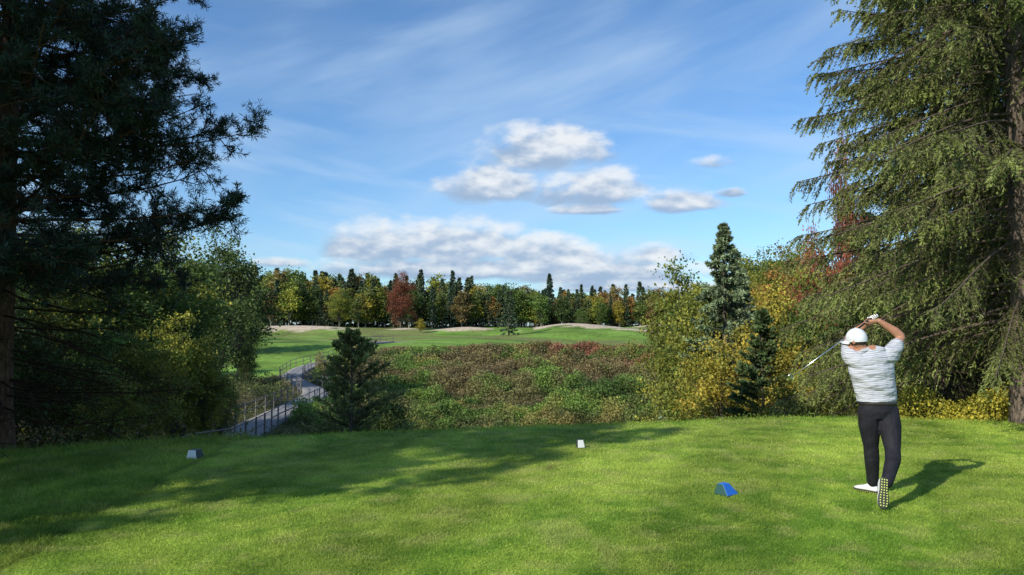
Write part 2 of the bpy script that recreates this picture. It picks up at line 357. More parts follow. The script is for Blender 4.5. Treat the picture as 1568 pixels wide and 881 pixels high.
# left side
for a in [('DG',338,348,64,.9),('G',290,395,48,.85),('YG',262,345,38,.95),('G',205,352,34,1),('YG',150,340,32,.9),('G',90,330,30,1),('YG',30,345,27,1),
          ('G',366,440,72,.85),('DG',285,440,36,.8),('YG',312,505,28,.62),('YG',265,470,27,.85),('YG',215,500,21,.9),('G',120,470,20,1),('YG',60,440,19,.9),('DG',-10,430,17,1),
          ('G',-60,330,22,1),('YG',178,560,16,.9),('G',340,560,31,.6),('DG',380,520,64,.8)]:
    dt(*a[:4],wide=a[4],name='maple_tree' if a[0] in('YG',) else 'deciduous_tree')
dt('DG',592,580,24,.8)
# right side
for a in [('YG',1053,392,54,.75),('YG',1085,432,44,.8),('YG',1062,462,37,.7),('YG',1150,388,66,.9),('YG',1190,378,60,.9),('YE',1180,430,46,.8),('OR',1226,366,50,.8),('G',1165,376,74,.9),('YG',1212,368,72,.9),
          ('YE',1212,455,31,.9),('YE',1236,520,24,.9),('YE',1105,512,29,.8),('YG',1075,545,31,1),('YG',1268,400,27,.8),('G',1300,430,24,.8),('RE',1240,352,32,.26),('RE',1298,205,26,.2),
          ('G',1380,470,24,.8),('YG',1470,480,23,.8),('G',1540,440,24,.8),('YG',1330,540,20,.8),('G',1620,400,27,1),('YG',1700,420,25,1),('YG',1210,560,21,.9)]:
    dt(*a[:4],wide=a[4],name={'RE':'red_maple_tree'}.get(a[0],'deciduous_tree'))

# ---- distant forest: one parent, instanced children
FT=[]
for j in range(4): FT.append(('c',conifer('far_spruce%d'%j,50+j,18,3.2+.4*j,z0=1,nb=60,nt=13,nn=3,nl=.9,nw=.36,col=[(.045,.075,.045),(.055,.085,.045),(.07,.095,.05),(.045,.065,.036)][j],droop=.25,hang=.3,power=.85,tl=.4,sides=5)))
FG=dict(c1=(.06,.09,.03),c2=(.12,.14,.04))
for j,(kw) in enumerate([FG,G,YG,OR,YE,dict(c1=(.10,.09,.03),c2=(.17,.11,.045)),DG]): FT.append(('d',decid('far_broadleaf%d'%j,70+j,17,4.4,ncl=80,nlf=42,ls=.65,cr=.9,zc=.56,zr=.43,bark=(.3,.28,.25),**kw)))
forest=bpy.data.objects.new('distant_forest',None); COL.objects.link(forest)
def ft(px,D,topz,p=None):
    x=Bx(px)*D; g=float(height(np.array(x),np.array(float(D))))
    if p is None: p=[.11,.12,.11,.06,.15,.10,.12,.08,.05,.10,.02]
    j=rng.choice(len(FT),p=np.array(p)/sum(p)); Hm=18 if FT[j][0]=='c' else 17
    hz=topz*(1 if FT[j][0]=='c' else .93)
    s=hz/Hm; w=s*rng.uniform(.8,1.1)
    obj('tree',FT[j][1],forest,(x,D,g-.3),rng.random()*6.28,(w,w,s))
def toph(px):
    return lin(px,[380,420,470,520,580,700,780,860,960,1030],[23,23,22,21,20.5,20,18,16.5,15.5,16])
for row,(D0,cnt) in enumerate([(238,76),(248,76),(260,70),(278,70)]):
    for q in range(cnt):
        px=385+(1050-385)*(q+rng.random())/cnt; D=D0+rng.uniform(-4,4)
        hf=rng.uniform(.66,1.0)*(1 if row>0 else .8); 
        if rng.random()<.12: hf*=1.12
        ft(px,D,toph(px)*hf)
for q in range(190):
    side=rng.random()<.5
    D=rng.uniform(55,240)
    if side: px=rng.uniform(-300,lin(D,[48,80,120,200,240],[270,305,350,375,392])); pt=np.interp(px,[-500,300,400],[13,13,17])
    else:
        px=rng.uniform(lin(D,[48,80,140,240],[1180,1130,1055,1040]),1800); pt=13
    ft(px,D,pt*rng.uniform(.75,1.1)*lin(D,[48,120,240],[.85,1.05,1.15]),[.1,.1,.08,.06,.2,.12,.16,.06,.02,.05,.03] if not side else None)
put('red_maple_tree',D_['RE'][0],Bx(614),222,Ty(416),9,wide=.85)
put('spruce_tree',FT[1][1],Bx(779),172,Ty(447),18,wide=1.25)
put('yellow_shrub',D_['YE'][1],Bx(645),190,Ty(487),9,wide=1.1)
put('deciduous_tree',D_['G'][0],Bx(890),208,Ty(470),9); put('deciduous_tree',D_['YG'][0],Bx(520),225,Ty(440),9)

# ---- ravine brush (one mesh)
def brush(name,n,xf,yr,hfun,cfun,ls,seed,mat=None,jit=.08,lo=.45,hi=.65):
    r=np.random.default_rng(seed)
    y=yr[0]+(yr[1]-yr[0])*r.random(n); x0,x1=xf(y); x=x0+(x1-x0)*r.random(n)
    k=hfun(x,y)>0.02; x,y=x[k],y[k]; n=len(x)
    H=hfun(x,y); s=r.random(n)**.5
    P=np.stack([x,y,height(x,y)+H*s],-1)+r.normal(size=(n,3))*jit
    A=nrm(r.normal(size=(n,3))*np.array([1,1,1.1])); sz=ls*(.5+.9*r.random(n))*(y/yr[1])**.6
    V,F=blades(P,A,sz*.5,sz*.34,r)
    c=cfun(x,y,r)*(lo+hi*s)[:,None]*(.75+.5*r.random(n))[:,None]  # leaves darken towards the ground: light tops and shaded gaps put into the colour
    return obj(name,make_mesh(name,V,F,[mat or M_brush],C=np.repeat(c,4,0)))
def pdist(x,y):
    d=np.full(x.shape,1e9)
    for q in PQ[::2]: d=np.minimum(d,(x-q[0])**2+(y-q[1])**2)
    return np.sqrt(d)
def bh(x,y):
    n=vn(x,y,.9,0)*.25+vn(x,y,2.4,1)*.45+vn(x,y,5,7)*.3
    h=.15+1.8*sstep(.35,.75,n)*(.5+.8*vn(x,y,9,5))
    h*=1-.78*sstep(96,108,y)
    h*=1-sstep(109,113,y+3*(vn(x,y,4,6)-.5))
    h*=sstep(1.2,2.2,pdist(x,y))
    return h*(1-lawn_mask(x,y))
def bc(x,y,r):
    n=vn(x,y,2.4,1)*.5+vn(x,y,5,5)*.5; n2=vn(x,y,5,3)*.6+vn(x,y,1.8,6)*.4; n3=vn(x,y,1.5,4)*.6+vn(x,y,7,1)*.4
    g1=np.array([.055,.10,.025]); g2=np.array([.14,.225,.045]); yl=np.array([.28,.23,.065]); rd=np.array([.25,.085,.06]); br=np.array([.18,.12,.07])
    w=sstep(.3,.7,n)[:,None]; c=g1+(g2-g1)*w
    w=sstep(.5,.66,n3)[:,None]*.6; c=c*(1-w)+yl*w
    w=sstep(.45,.62,n2)[:,None]*.7*sstep(50,80,y)[:,None]; c=c*(1-w)+br*w
    red=sstep(.45,.62,vn(x,y,4,5)*.8+.42*np.exp(-((x-.13*y)/11)**2-((y-101)/9)**2)-.05)*sstep(70,92,y)*sstep(0,8,x)
    w=red[:,None]*.7; c=c*(1-w)+rd*w
    w=(sstep(97,105,y)*sstep(.25,.5,vn(x,y,3,6)))[:,None]*.75; c=c*(1-w)+br*np.array([1.1,.9,.9])*w
    return c
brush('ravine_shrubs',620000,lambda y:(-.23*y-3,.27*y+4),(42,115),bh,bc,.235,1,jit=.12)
def lh(x,y):
    h=.2+.9*sstep(.35,.8,vn(x,y,1.2,2)*.6+vn(x,y,3,3)*.4); t=y-y_edge(x)
    return h*sstep(1.8,4,t)*sstep(1.4,2.2,pdist(x,y))*(1-lawn_mask(x,y))
def lc(x,y,r):
    n=vn(x,y,1.8,2)[:,None]; c=np.array([.04,.068,.02])*(1-n)+np.array([.11,.115,.04])*n
    w=sstep(.6,.75,vn(x,y,1.2,6))[:,None]*.6; return c*(1-w)+np.array([.18,.125,.08])*w
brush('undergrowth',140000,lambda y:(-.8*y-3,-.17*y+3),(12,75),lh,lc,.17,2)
def rh(x,y):
    t=y-y_edge(x); return (.35+1.1*vn(x,y,1.3,3))*sstep(2.2,4.5,t)
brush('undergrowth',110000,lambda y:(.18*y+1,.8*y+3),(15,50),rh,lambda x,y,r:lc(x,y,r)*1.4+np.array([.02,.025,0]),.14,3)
def yh(x,y):
    t=y-y_edge(x); return (.15+.75*vn(x,y,.7,1))*sstep(.1,.6,t)*(1-sstep(2.3,3.,t))*sstep(7.6,8.2,x+.5*(vn(x,y,.8,2)-.5))
brush('yellow_shrub',70000,lambda y:(7.2+0*y,14+0*y),(13.5,18.5),yh,lambda x,y,r:(lambda w:np.array([.14,.17,.03])*(1-w)+np.array([.5,.42,.05])*w)((r.random(len(x))[:,None]*.6+.6*vn(x,y,.5,2)[:,None]).clip(0,1)),.06,4,jit=.03)
def fh(x,y):
    t=y-y_edge(x); return (.05+.16*vn(x,y,.5,3)*vn(x,y,2.5,4)*2)*sstep(.5,1.2,t)*(1-sstep(2.5,3,t))
brush('rough_grass',60000,lambda y:(-12+0*y,12+0*y),(9.5,19),fh,lambda x,y,r:np.array([.11,.17,.03])*np.ones((len(x),1)),.05,5,jit=.02)

# ---------------------------------------------------------------- cart path with railing
M_path=simple('asphalt_path',(.2,.2,.21),.9,.1,(.29,.285,.28),3,.4,60)
tan=np.gradient(PQ,axis=0); tan/=np.linalg.norm(tan,axis=1,keepdims=True); nr=np.stack([-tan[:,1],tan[:,0]],1)
wd=np.array([-1.05,-.6,0,.6,1.05])
V=[];n=len(PQ)
for w in wd:
    q=PQ+nr*w; V.append(np.stack([q[:,0],q[:,1],height(PQ[:,0],PQ[:,1])+.14],-1))
V=np.stack(V,1)
low=V[:,[0,-1]].copy(); low[...,2]-=.6
V=np.concatenate([low[:,:1],V,low[:,1:]],1); m_=V.shape[1]
ii=np.arange(n*m_).reshape(n,m_)
F=np.stack([ii[:-1,:-1],ii[1:,:-1],ii[1:,1:],ii[:-1,1:]],-1).reshape(-1,4)
obj('cart_path',make_mesh('cart_path',V.reshape(-1,3),F,[M_path]))
M_wood=simple('weathered_wood',(.12,.115,.11),.8,.2,(.22,.21,.2),8)
acc=Acc()
for sgn in (-1,1):
    q=PQ+nr*1.15*sgn; z=height(PQ[:,0],PQ[:,1])+.14
    B=np.stack([q[:,0],q[:,1],z],-1)
    for hgt in (.5,.95):
        T=B+np.array([0,0,hgt]); V,F=segs(T[:-1],T[1:],.03,.03,4); acc.add(V,F,0,(1,1,1))
    Pp=B[::3]; V,F=segs(Pp-np.array([0,0,.4]),Pp+np.array([0,0,1.02]),.045,.045,4); acc.add(V,F,0,(1,1,1))
obj('wooden_railing',acc.mesh('wooden_railing',[M_wood]))

# ---------------------------------------------------------------- tee markers
M_white=simple('marker_white',(.75,.75,.73),.5,.4); M_dark=simple('marker_dark',(.03,.045,.04),.5,.4); M_blue=simple('marker_blue',(.02,.16,.62),.45,.5); M_green=simple('marker_green',(.02,.08,.07),.5,.4)
def marker(x,y,rz,mf,ms,w=.2,d=.12,h=.1,ins=.05,faces=(0,)):
    v=[(-w/2,-d/2,0),(w/2,-d/2,0),(w/2,d/2,0),(-w/2,d/2,0),(-w/2+ins*.3,-d/2+ins,h),(w/2-ins,-d/2+ins,h),(w/2-ins,d/2-ins*.4,h),(-w/2+ins*.3,d/2-ins*.4,h)]
    f=[(0,1,5,4),(1,2,6,5),(2,3,7,6),(3,0,4,7),(4,5,6,7),(3,2,1,0)]
    me=bpy.data.meshes.new('tee_marker'); me.from_pydata(v,[],f)
    for mm in (mf,ms): me.materials.append(mm)
    for i_,p_ in enumerate(me.polygons): p_.material_index=0 if i_ in faces else 1
    o=obj('tee_marker',me,None,(x,y,.006),rz)
    bv=o.modifiers.new('b','BEVEL'); bv.width=.006; bv.segments=2
marker(-4.22,9.85,math.radians(-12),M_white,M_dark,.16,.18,.11,.04,(0,))
marker(.99,10.7,math.radians(14),M_white,M_dark,.11,.1,.11,.02)
marker(2.24,7.75,math.radians(40),M_blue,M_green,.2,.17,.11,.07,(0,4))

# ---------------------------------------------------------------- golfer
golfer=bpy.data.objects.new('golfer',None); COL.objects.link(golfer); golfer.location=(3.737,7.5,0.012)
def loft(rings,n=18,hint=(0,1,0)):
    Cn=np.array([r_[0] for r_ in rings],float); T=nrm(np.gradient(Cn,axis=0)); V=[]
    for i,(c_,a_,b_) in enumerate(rings):
        h=np.array(hint,float); s=nrm(np.cross(h,T[i])); f=np.cross(T[i],s)
        th=np.arange(n)*2*np.pi/n
        V.append(Cn[i]+s*a_*np.cos(th)[:,None]+f*b_*np.sin(th)[:,None])
    V=np.concatenate(V); F=[]
    for i in range(len(rings)-1):
        for j in range(n):
            k=(j+1)%n; F.append((i*n+j,i*n+k,(i+1)*n+k,(i+1)*n+j))
    F.append(tuple(range(n))[::-1]); F.append(tuple((len(rings)-1)*n+j for j in range(n)))
    return V,F
def ellipsoid(c,ax,r,n=14,m_=9):
    ax=np.array(ax,float); V=[];F=[]
    for i in range(m_+1):
        ph=-math.pi/2+math.pi*i/m_
        for j in range(n):
            th=2*math.pi*j/n; q=np.array([math.cos(ph)*math.cos(th)*r[0],math.cos(ph)*math.sin(th)*r[1],math.sin(ph)*r[2]])
            V.append(np.array(c)+q@ax)
    for i in range(m_):
        for j in range(n):
            k=(j+1)%n; F.append((i*n+j,i*n+k,(i+1)*n+k,(i+1)*n+j))
    return np.array(V),F
class PM:
    def __init__(s): s.V=[];s.F=[];s.M=[]
    def add(s,VF,m=0):
        V,F=VF; o=len(s.V); s.V+= [tuple(v) for v in V]; s.F+=[tuple(int(i)+o for i in f) for f in F]; s.M+=[m]*len(F); return s
    def obj(s,name,mats,parent=golfer,sub=0,smooth=True):
        me=bpy.data.meshes.new(name); me.from_pydata(s.V,[],s.F)
        for m in mats: me.materials.append(m)
        me.polygons.foreach_set('material_index',s.M)
        if smooth: me.polygons.foreach_set('use_smooth',[True]*len(s.F))
        me.update(); o=obj(name,me,parent)
        if sub: md=o.modifiers.new('s','SUBSURF'); md.levels=sub; md.render_levels=sub
        return o
M_skin=simple('skin',(.42,.21,.13),.5,.4,(.36,.17,.105),30)
M_trouser=simple('trousers_black',(.013,.013,.018),.75,.2,(.020,.020,.026),12,.8,10)
M_hair=simple('hair',(.03,.02,.015),.7,.3)
M_cap=simple('cap_white',(.66,.69,.73),.7,.2,(.58,.61,.66),25,.2,60)
M_glove=simple('glove_white',(.8,.8,.8),.6,.3)
M_belt=simple('belt_leather',(.035,.03,.028),.5,.4); M_shoe=simple('shoe_white',(.72,.72,.72),.5,.4); M_sole=simple('shoe_sole',(.05,.055,.05),.7,.3); M_stud=simple('shoe_stud',(.62,.68,.16),.5,.4)
M_steel=simple('club_steel',(.6,.6,.62),.25,.5,metal=1); M_grip=simple('club_grip',(.02,.02,.02),.8,.2)
def shirt_mat():
    m,nt,out=newmat('striped_polo'); L=nt.links
    p=N(nt,'ShaderNodeBsdfPrincipled'); p.inputs['Roughness'].default_value=.8; p.inputs['Specular IOR Level'].default_value=.2
    tc=N(nt,'ShaderNodeTexCoord'); no=N(nt,'ShaderNodeTexNoise'); no.inputs['Scale'].default_value=5; L.new(tc.outputs['Object'],no.inputs[0])
    sx=N(nt,'ShaderNodeSeparateXYZ'); L.new(tc.outputs['Object'],sx.inputs[0])
    a=N(nt,'ShaderNodeMath',operation='MULTIPLY_ADD'); a.inputs[1].default_value=.07; L.new(no.outputs[0],a.inputs[0]); L.new(sx.outputs[2],a.inputs[2])
    f=N(nt,'ShaderNodeMath',operation='MULTIPLY'); f.inputs[1].default_value=2*math.pi/.019; L.new(a.outputs[0],f.inputs[0])
    s=N(nt,'ShaderNodeMath',operation='SINE'); L.new(f.outputs[0],s.inputs[0])
    cr=N(nt,'ShaderNodeValToRGB'); cr.color_ramp.elements[0].position=.0; cr.color_ramp.elements[0].color=(.50,.52,.57,1); cr.color_ramp.elements[1].position=.9; cr.color_ramp.elements[1].color=(.29,.31,.36,1)
    L.new(s.outputs[0],cr.inputs[0]); L.new(cr.outputs[0],p.inputs['Base Color'])
    mp=N(nt,'ShaderNodeMapping'); mp.inputs['Rotation'].default_value=(0,.6,0); mp.inputs['Scale'].default_value=(4,4,13); L.new(tc.outputs['Object'],mp.inputs[0])
    nb_=N(nt,'ShaderNodeTexNoise'); nb_.inputs['Scale'].default_value=1; nb_.inputs['Detail'].default_value=2; L.new(mp.outputs[0],nb_.inputs[0])
    b=N(nt,'ShaderNodeBump'); b.inputs['Strength'].default_value=1; b.inputs['Distance'].default_value=.08; L.new(nb_.outputs[0],b.inputs['Height']); L.new(b.outputs[0],p.inputs['Normal'])
    L.new(p.outputs[0],out.inputs[0]); return m
M_shirt=shirt_mat()
fw=nrm(np.array([-.62,.78,-.05])); up=nrm(np.array([-.12,-.02,1.])); sd=nrm(np.cross(fw,up)); up=np.cross(sd,fw)
AX=np.stack([sd,fw,up])
HC=np.array([-.150,.13,1.605])
B=PM(); SEG=[]
torso=[((.03,.09,.80),.165,.115),((.03,.09,.87),.19,.135),((.03,.10,.965),.188,.125),((.028,.10,.975),.200,.137),((.022,.10,1.05),.206,.14),((.0,.10,1.18),.215,.135),((-.02,.10,1.31),.235,.13),((-.03,.10,1.40),.225,.12),((-.045,.105,1.455),.175,.1),((-.07,.11,1.49),.10,.075),((-.085,.11,1.505),.055,.055)]
B.add(loft(torso,24))
def limb(pts,rr,lab):
    pts=np.array(pts,float); t=np.arange(len(pts)); tt=np.linspace(0,len(pts)-1,(len(pts)-1)*5+1)
    Q=np.stack([np.interp(tt,t,pts[:,k]) for k in range(3)],1); R_=np.interp(tt,t,rr)
    for _ in range(1): Q[1:-1]=(Q[:-2]+2*Q[1:-1]+Q[2:])/4
    B.add(loft([(Q[i],R_[i],R_[i]) for i in range(len(Q))],14,hint=(.13,.97,.2)))
    for e in (0,-1): B.add(ellipsoid(Q[e],np.eye(3),(R_[e],)*3))
    for i in range(len(pts)-1): SEG.append((pts[i],pts[i+1],rr[i],rr[i+1],lab[i]))
limb([(-.095,.115,1.46),(-.125,.12,1.55)],[.062,.056],['skin'])
limb([(.12,.10,1.40),(.19,.105,1.46),(.262,.13,1.545)],[.10,.092,.072],['shirt','shirt'])
limb([(.20,.11,1.47),(.335,.16,1.63),(.275,.175,1.69),(.112,.18,1.80)],[.05,.044,.047,.027],['skin','skin','skin'])
limb([(-.17,.11,1.385),(-.215,.15,1.44),(-.185,.25,1.53)],[.10,.088,.072],['shirt','shirt'])
limb([(-.20,.17,1.45),(-.14,.36,1.60),(-.09,.34,1.66),(.045,.275,1.785)],[.05,.043,.046,.027],['skin','skin','skin'])
limb([(-.05,.09,.87),(-.045,.12,.72),(-.02,.15,.50),(.0,.18,.38),(.045,.265,.12)],[.115,.108,.074,.074,.058],['tr']*4)
limb([(.12,.09,.87),(.115,.02,.72),(.08,-.09,.50),(.045,-.16,.42),(-.105,-.325,.235)],[.115,.108,.074,.074,.056],['tr']*4)
B.add(ellipsoid(HC,AX,(.078,.098,.108),20,14)); B.add(ellipsoid(HC+fw*.028-up*.058,AX,(.058,.062,.06)))
B.add(ellipsoid(HC+fw*.098-up*.02,AX,(.013,.02,.022))); 
for s_ in(-1,1):
    B.add(ellipsoid(HC+sd*.078*s_-fw*.008-up*.015,AX,(.013,.02,.032)))
    B.add(ellipsoid(HC+sd*.032*s_+fw*.085+up*.016,AX,(.024,.012,.008)))
B.add(ellipsoid(HC+fw*.09-up*.062,AX,(.024,.012,.007)))
SEG.append((HC-up*.04,HC+up*.03,.1,.1,'head'))
tmp=B.obj('body_tmp',[])
rm=tmp.modifiers.new('r','REMESH'); rm.mode='VOXEL'; rm.voxel_size=.0075
sm=tmp.modifiers.new('s','SMOOTH'); sm.iterations=3; sm.factor=.5
dg=bpy.context.evaluated_depsgraph_get(); dg.update()
me=bpy.data.meshes.new_from_object(tmp.evaluated_get(dg)); me.name='body'
bpy.data.objects.remove(tmp)
nf=len(me.polygons); cen=np.zeros(nf*3,np.float32); me.polygons.foreach_get('center',cen); cen=cen.reshape(-1,3)
LB={'skin':0,'shirt':1,'tr':2,'head':0}
def torso_d(c):
    zs=[t[0][2] for t in torso]; cx=np.interp(c[:,2],zs,[t[0][0] for t in torso]); cy=np.interp(c[:,2],zs,[t[0][1] for t in torso]); a=np.interp(c[:,2],zs,[t[1] for t in torso]); b_=np.interp(c[:,2],zs,[t[2] for t in torso])
    d=np.sqrt(((c[:,0]-cx)/a)**2+((c[:,1]-cy)/b_)**2); d=d+np.maximum(c[:,2]-1.505,0)*30+np.maximum(.8-c[:,2],0)*30; return d
d=torso_d(cen); lab=np.where(cen[:,2]<.972,2,1); best=d.copy()
for a_,b_,r0,r1,l_ in SEG:
    ab=b_-a_; t=np.clip(((cen-a_)@ab)/(ab@ab),0,1); q=a_+t[:,None]*ab; dd=np.linalg.norm(cen-q,axis=1)/(r0+(r1-r0)*t)
    k=dd<best; best[k]=dd[k]; lab[k]=LB[l_]
hl=(cen-HC); isH=(np.linalg.norm(hl/np.array([.12,.12,.14]),axis=1)<1)
hair=isH&(lab==0)&((hl@fw)<.035)&((hl@up)>-.055)&(np.abs(hl@sd)<.083)
lab[hair]=3
for mm in (M_skin,M_shirt,M_trouser,M_hair): me.materials.append(mm)
me.polygons.foreach_set('material_index',lab.astype(np.int32)); me.polygons.foreach_set('use_smooth',np.ones(nf,bool)); me.update()
obj('body',me,golfer)
E=PM()
for s_ in(-1,1): E.add(ellipsoid(HC+sd*.032*s_+fw*.093+up*.006,AX,(.013,.009,.008)))
E.obj('eyes',[simple('eye_white',(.7,.7,.68),.3,.5)])
c_=PM(); c_.add(loft([((-.083,.108,1.478),.078,.074),((-.092,.11,1.512),.068,.066),((-.093,.11,1.512),.062,.06),((-.086,.108,1.482),.066,.064)],18)); c_.obj('shirt_collar',[M_shirt])
c_=PM(); c_.add(loft([((.03,.10,.940),.196,.134),((.03,.10,.972),.197,.134)],28)); c_.obj('belt',[M_belt])
# cap
cp=PM(); V=[];F=[];n_=24; m_=8
for i in range(m_+1):
    ph=math.pi/2*i/m_*1.0
    for j in range(n_):
        th=2*math.pi*j/n_; q=np.array([math.cos(ph)*math.cos(th)*.090,math.cos(ph)*math.sin(th)*.108,math.sin(ph)*.108])
        V.append(HC+up*.012+q@AX)
for i in range(m_):
    for j in range(n_): k=(j+1)%n_; F.append((i*n_+j,i*n_+k,(i+1)*n_+k,(i+1)*n_+j))
o0=len(V)
for j in range(n_):
    th=2*math.pi*j/n_; q=np.array([math.cos(th)*.088,math.sin(th)*.106,-.028+.006*math.sin(th)]); V.append(HC+up*.012+q@AX)
for j in range(n_): k=(j+1)%n_; F.append((o0+j,o0+k,k,j))
cp.add((V,F))
V=[];F=[];nb_=14
for lay in(0,1):
    for i in range(5):
        for j in range(nb_+1):
            th=math.pi*(.1+.8*j/nb_); rr=i/4
            q=np.array([math.cos(th)*.088,math.sin(th)*(.100+.075*rr),-.004-.02*rr-.022*math.cos(th)**2-lay*.005]); V.append(HC+up*.008+q@AX)
st=nb_+1
for lay in(0,1):
    for i in range(4):
        for j in range(nb_):
            a=lay*5*st+i*st+j; f=(a,a+1,a+st+1,a+st); F.append(f if lay==0 else f[::-1])
for j in range(nb_): a=4*st+j; F.append((a,a+1,a+1+5*st,a+5*st))
cp.add((V,F)); cp.add(ellipsoid(HC+up*.121,AX,(.008,.008,.005))); cp.obj('cap',[M_cap])
# club
butt=np.array([.125,.225,1.875]); cd=nrm(np.array([-.82,-.05,-.575])); tip=butt+cd*1.17
cl=PM(); cl.add(loft([(butt,.014,.014),(butt+cd*.26,.0105,.0105)],10,hint=(0,1,.1)),1); cl.add(loft([(butt+cd*.25,.0065,.0065),(tip,.0045,.0045)],8,hint=(0,1,.1)),0)
hd=nrm(np.array([-.25,-.55,.35])); 
cl.add(loft([(tip-hd*.012-cd*.03,.009,.009),(tip-hd*.0+cd*.012,.010,.014),(tip+hd*.035+cd*.012,.009,.02),(tip+hd*.075+cd*.006,.008,.027),(tip+hd*.085+cd*.004,.005,.018)],12,hint=tuple(cd)),0)
cl.obj('golf_club',[M_steel,M_grip])
def hand(name,wrist,gc,mat,flip=1):
    h=PM(); gc=np.array(gc,float); wrist=np.array(wrist,float)
    g=cd; rad=nrm((wrist-gc)-g*((wrist-gc)@g)); tang=np.cross(g,rad)*flip
    pc=gc+rad*.026
    h.add(loft([(wrist,.025,.022),(wrist*.5+pc*.5,.032,.021),(pc+tang*.004,.040,.020),(pc-rad*.012+tang*.014,.036,.014)],12,hint=tuple(g)))
    Ls=[1,1.08,1.0,.85]
    for i in range(4):
        off=g*(.030-.020*i); r_=.0088*(1 if i<3 else .9); ring=[]
        for s_ in range(9):
            an=-.15+ (s_/8)*4.1*Ls[i]; R2=.026-.004*(s_/8)
            ring.append((gc+off*1.0+rad*math.cos(an)*R2+tang*math.sin(an)*R2, r_*(1-.25*s_/8), r_*(1-.25*s_/8)))
        h.add(loft(ring,8,hint=tuple(g)))
    th=[]
    for s_ in range(7):
        u_=s_/6; an=-.2-1.6*u_; th.append((gc+g*(.028+.03*u_)+rad*math.cos(an)*.027+tang*math.sin(an)*.027,.0115*(1-.3*u_),.010*(1-.3*u_)))
    h.add(loft(th,8,hint=tuple(g)))
    h.obj(name,[mat],sub=1)
hand('left_hand_glove',(.045,.275,1.785),butt+cd*.055,M_glove,1)
hand('right_hand',(.112,.18,1.80),butt+cd*.13,M_skin,-1)
gl=PM(); gl.add(loft([((.035,.279,1.776),.033,.033),((.055,.270,1.80),.032,.030),((.072,.262,1.82),.034,.03)],12)); gl.obj('glove_cuff',[M_glove])
def shoe(name,heel,toe,upv):
    h=PM(); heel=np.array(heel,float); toe=np.array(toe,float); ax=nrm(toe-heel); upv=np.array(upv,float); upv=nrm(upv-ax*(upv@ax)); s_=np.cross(ax,upv); L_=np.linalg.norm(toe-heel)
    us=[0,.06,.2,.4,.6,.78,.92,1.0]; wv=[.022,.034,.037,.036,.046,.050,.038,.014]; hv=[.05,.085,.10,.085,.062,.05,.04,.022]
    V=[];F=[];n=16
    for u_,w_,hh_ in zip(us,wv,hv):
        for j in range(n):
            th=2*math.pi*j/n; cx=math.copysign(abs(math.cos(th))**.7,math.cos(th))*w_; cz=math.sin(th); cz=.022+(hh_-.022)*max(cz,0)**.8 if cz>0 else .022+ .006*cz
            V.append(heel+ax*L_*u_+s_*cx+upv*cz)
    for i in range(len(us)-1):
        for j in range(n): k=(j+1)%n; F.append((i*n+j,i*n+k,(i+1)*n+k,(i+1)*n+j))
    F.append(tuple(range(n))[::-1]); F.append(tuple((len(us)-1)*n+j for j in range(n)))
    h.add((V,F),0)
    V=[];F=[]
    for u_,w_ in zip(us,wv):
        for j in range(n):
            th=2*math.pi*j/n; cx=math.copysign(abs(math.cos(th))**.5,math.cos(th))*(w_+.004); V.append(heel+ax*(L_*(u_*1.03-.012))+s_*cx+upv*(.012+.012*math.sin(th)))
    for i in range(len(us)-1):
        for j in range(n): k=(j+1)%n; F.append((i*n+j,i*n+k,(i+1)*n+k,(i+1)*n+j))
    F.append(tuple(range(n))[::-1]); F.append(tuple((len(us)-1)*n+j for j in range(n)))
    h.add((V,F),1)
    for i in range(11):
        u_=.06+.085*i; w_=np.interp(u_,us,wv)
        for c3 in ((-.66,0,.66) if w_>.03 else (0,)):
            h.add(ellipsoid(heel+ax*L_*u_+s_*c3*w_-upv*.002,np.stack([ax,s_,upv]),(.0075,.0075,.005),8,4),2)
    h.obj(name,[M_shoe,M_sole,M_stud])
shoe('right_shoe',(-.150,-.372,.285),(-.205,-.445,.012),(.12,.95,.2))
shoe('left_shoe',(.085,.235,0.004),(-.06,.455,.004),(0,0,1))

# ---------------------------------------------------------------- sun, sky
sd_=Vector((-.735,-.678,0)).normalized(); EL=math.radians(32)
sun=bpy.data.lights.new('sun','SUN'); sun.energy=5.0; sun.angle=math.radians(.53); sun.color=(1,.92,.79)
so=bpy.data.objects.new('sun',sun); COL.objects.link(so)
dirv=Vector((sd_.x*math.cos(EL),sd_.y*math.cos(EL),math.sin(EL))); so.rotation_euler=dirv.to_track_quat('Z','Y').to_euler(); so.location=(-20,-20,30)
w=bpy.data.worlds.new('World'); S.world=w; w.use_nodes=True; nt=w.node_tree; nt.nodes.clear(); L=nt.links
def MN(op,a,b=None,c=None):
    n=nt.nodes.new('ShaderNodeMath'); n.operation=op
    for i,v in enumerate((a,b,c)):
        if v is None: continue
        if isinstance(v,(int,float)): n.inputs[i].default_value=v
        else: L.new(v,n.inputs[i])
    return n.outputs[0]
def SM(x,a,b):
    n=nt.nodes.new('ShaderNodeMapRange'); n.interpolation_type='SMOOTHSTEP'; L.new(x,n.inputs[0]); n.inputs[1].default_value=a; n.inputs[2].default_value=b; return n.outputs[0]
tc=nt.nodes.new('ShaderNodeTexCoord'); sx=nt.nodes.new('ShaderNodeSeparateXYZ'); L.new(tc.outputs['Generated'],sx.inputs[0])
az=MN('ARCTAN2',sx.outputs[0],sx.outputs[1]); el=MN('ARCSINE',sx.outputs[2])
sky=nt.nodes.new('ShaderNodeTexSky'); sky.sky_type='NISHITA'; sky.sun_disc=False; sky.sun_elevation=EL; sky.sun_rotation=math.atan2(sd_.x,sd_.y); sky.air_density=1.0; sky.dust_density=.6; sky.ozone_density=2.0
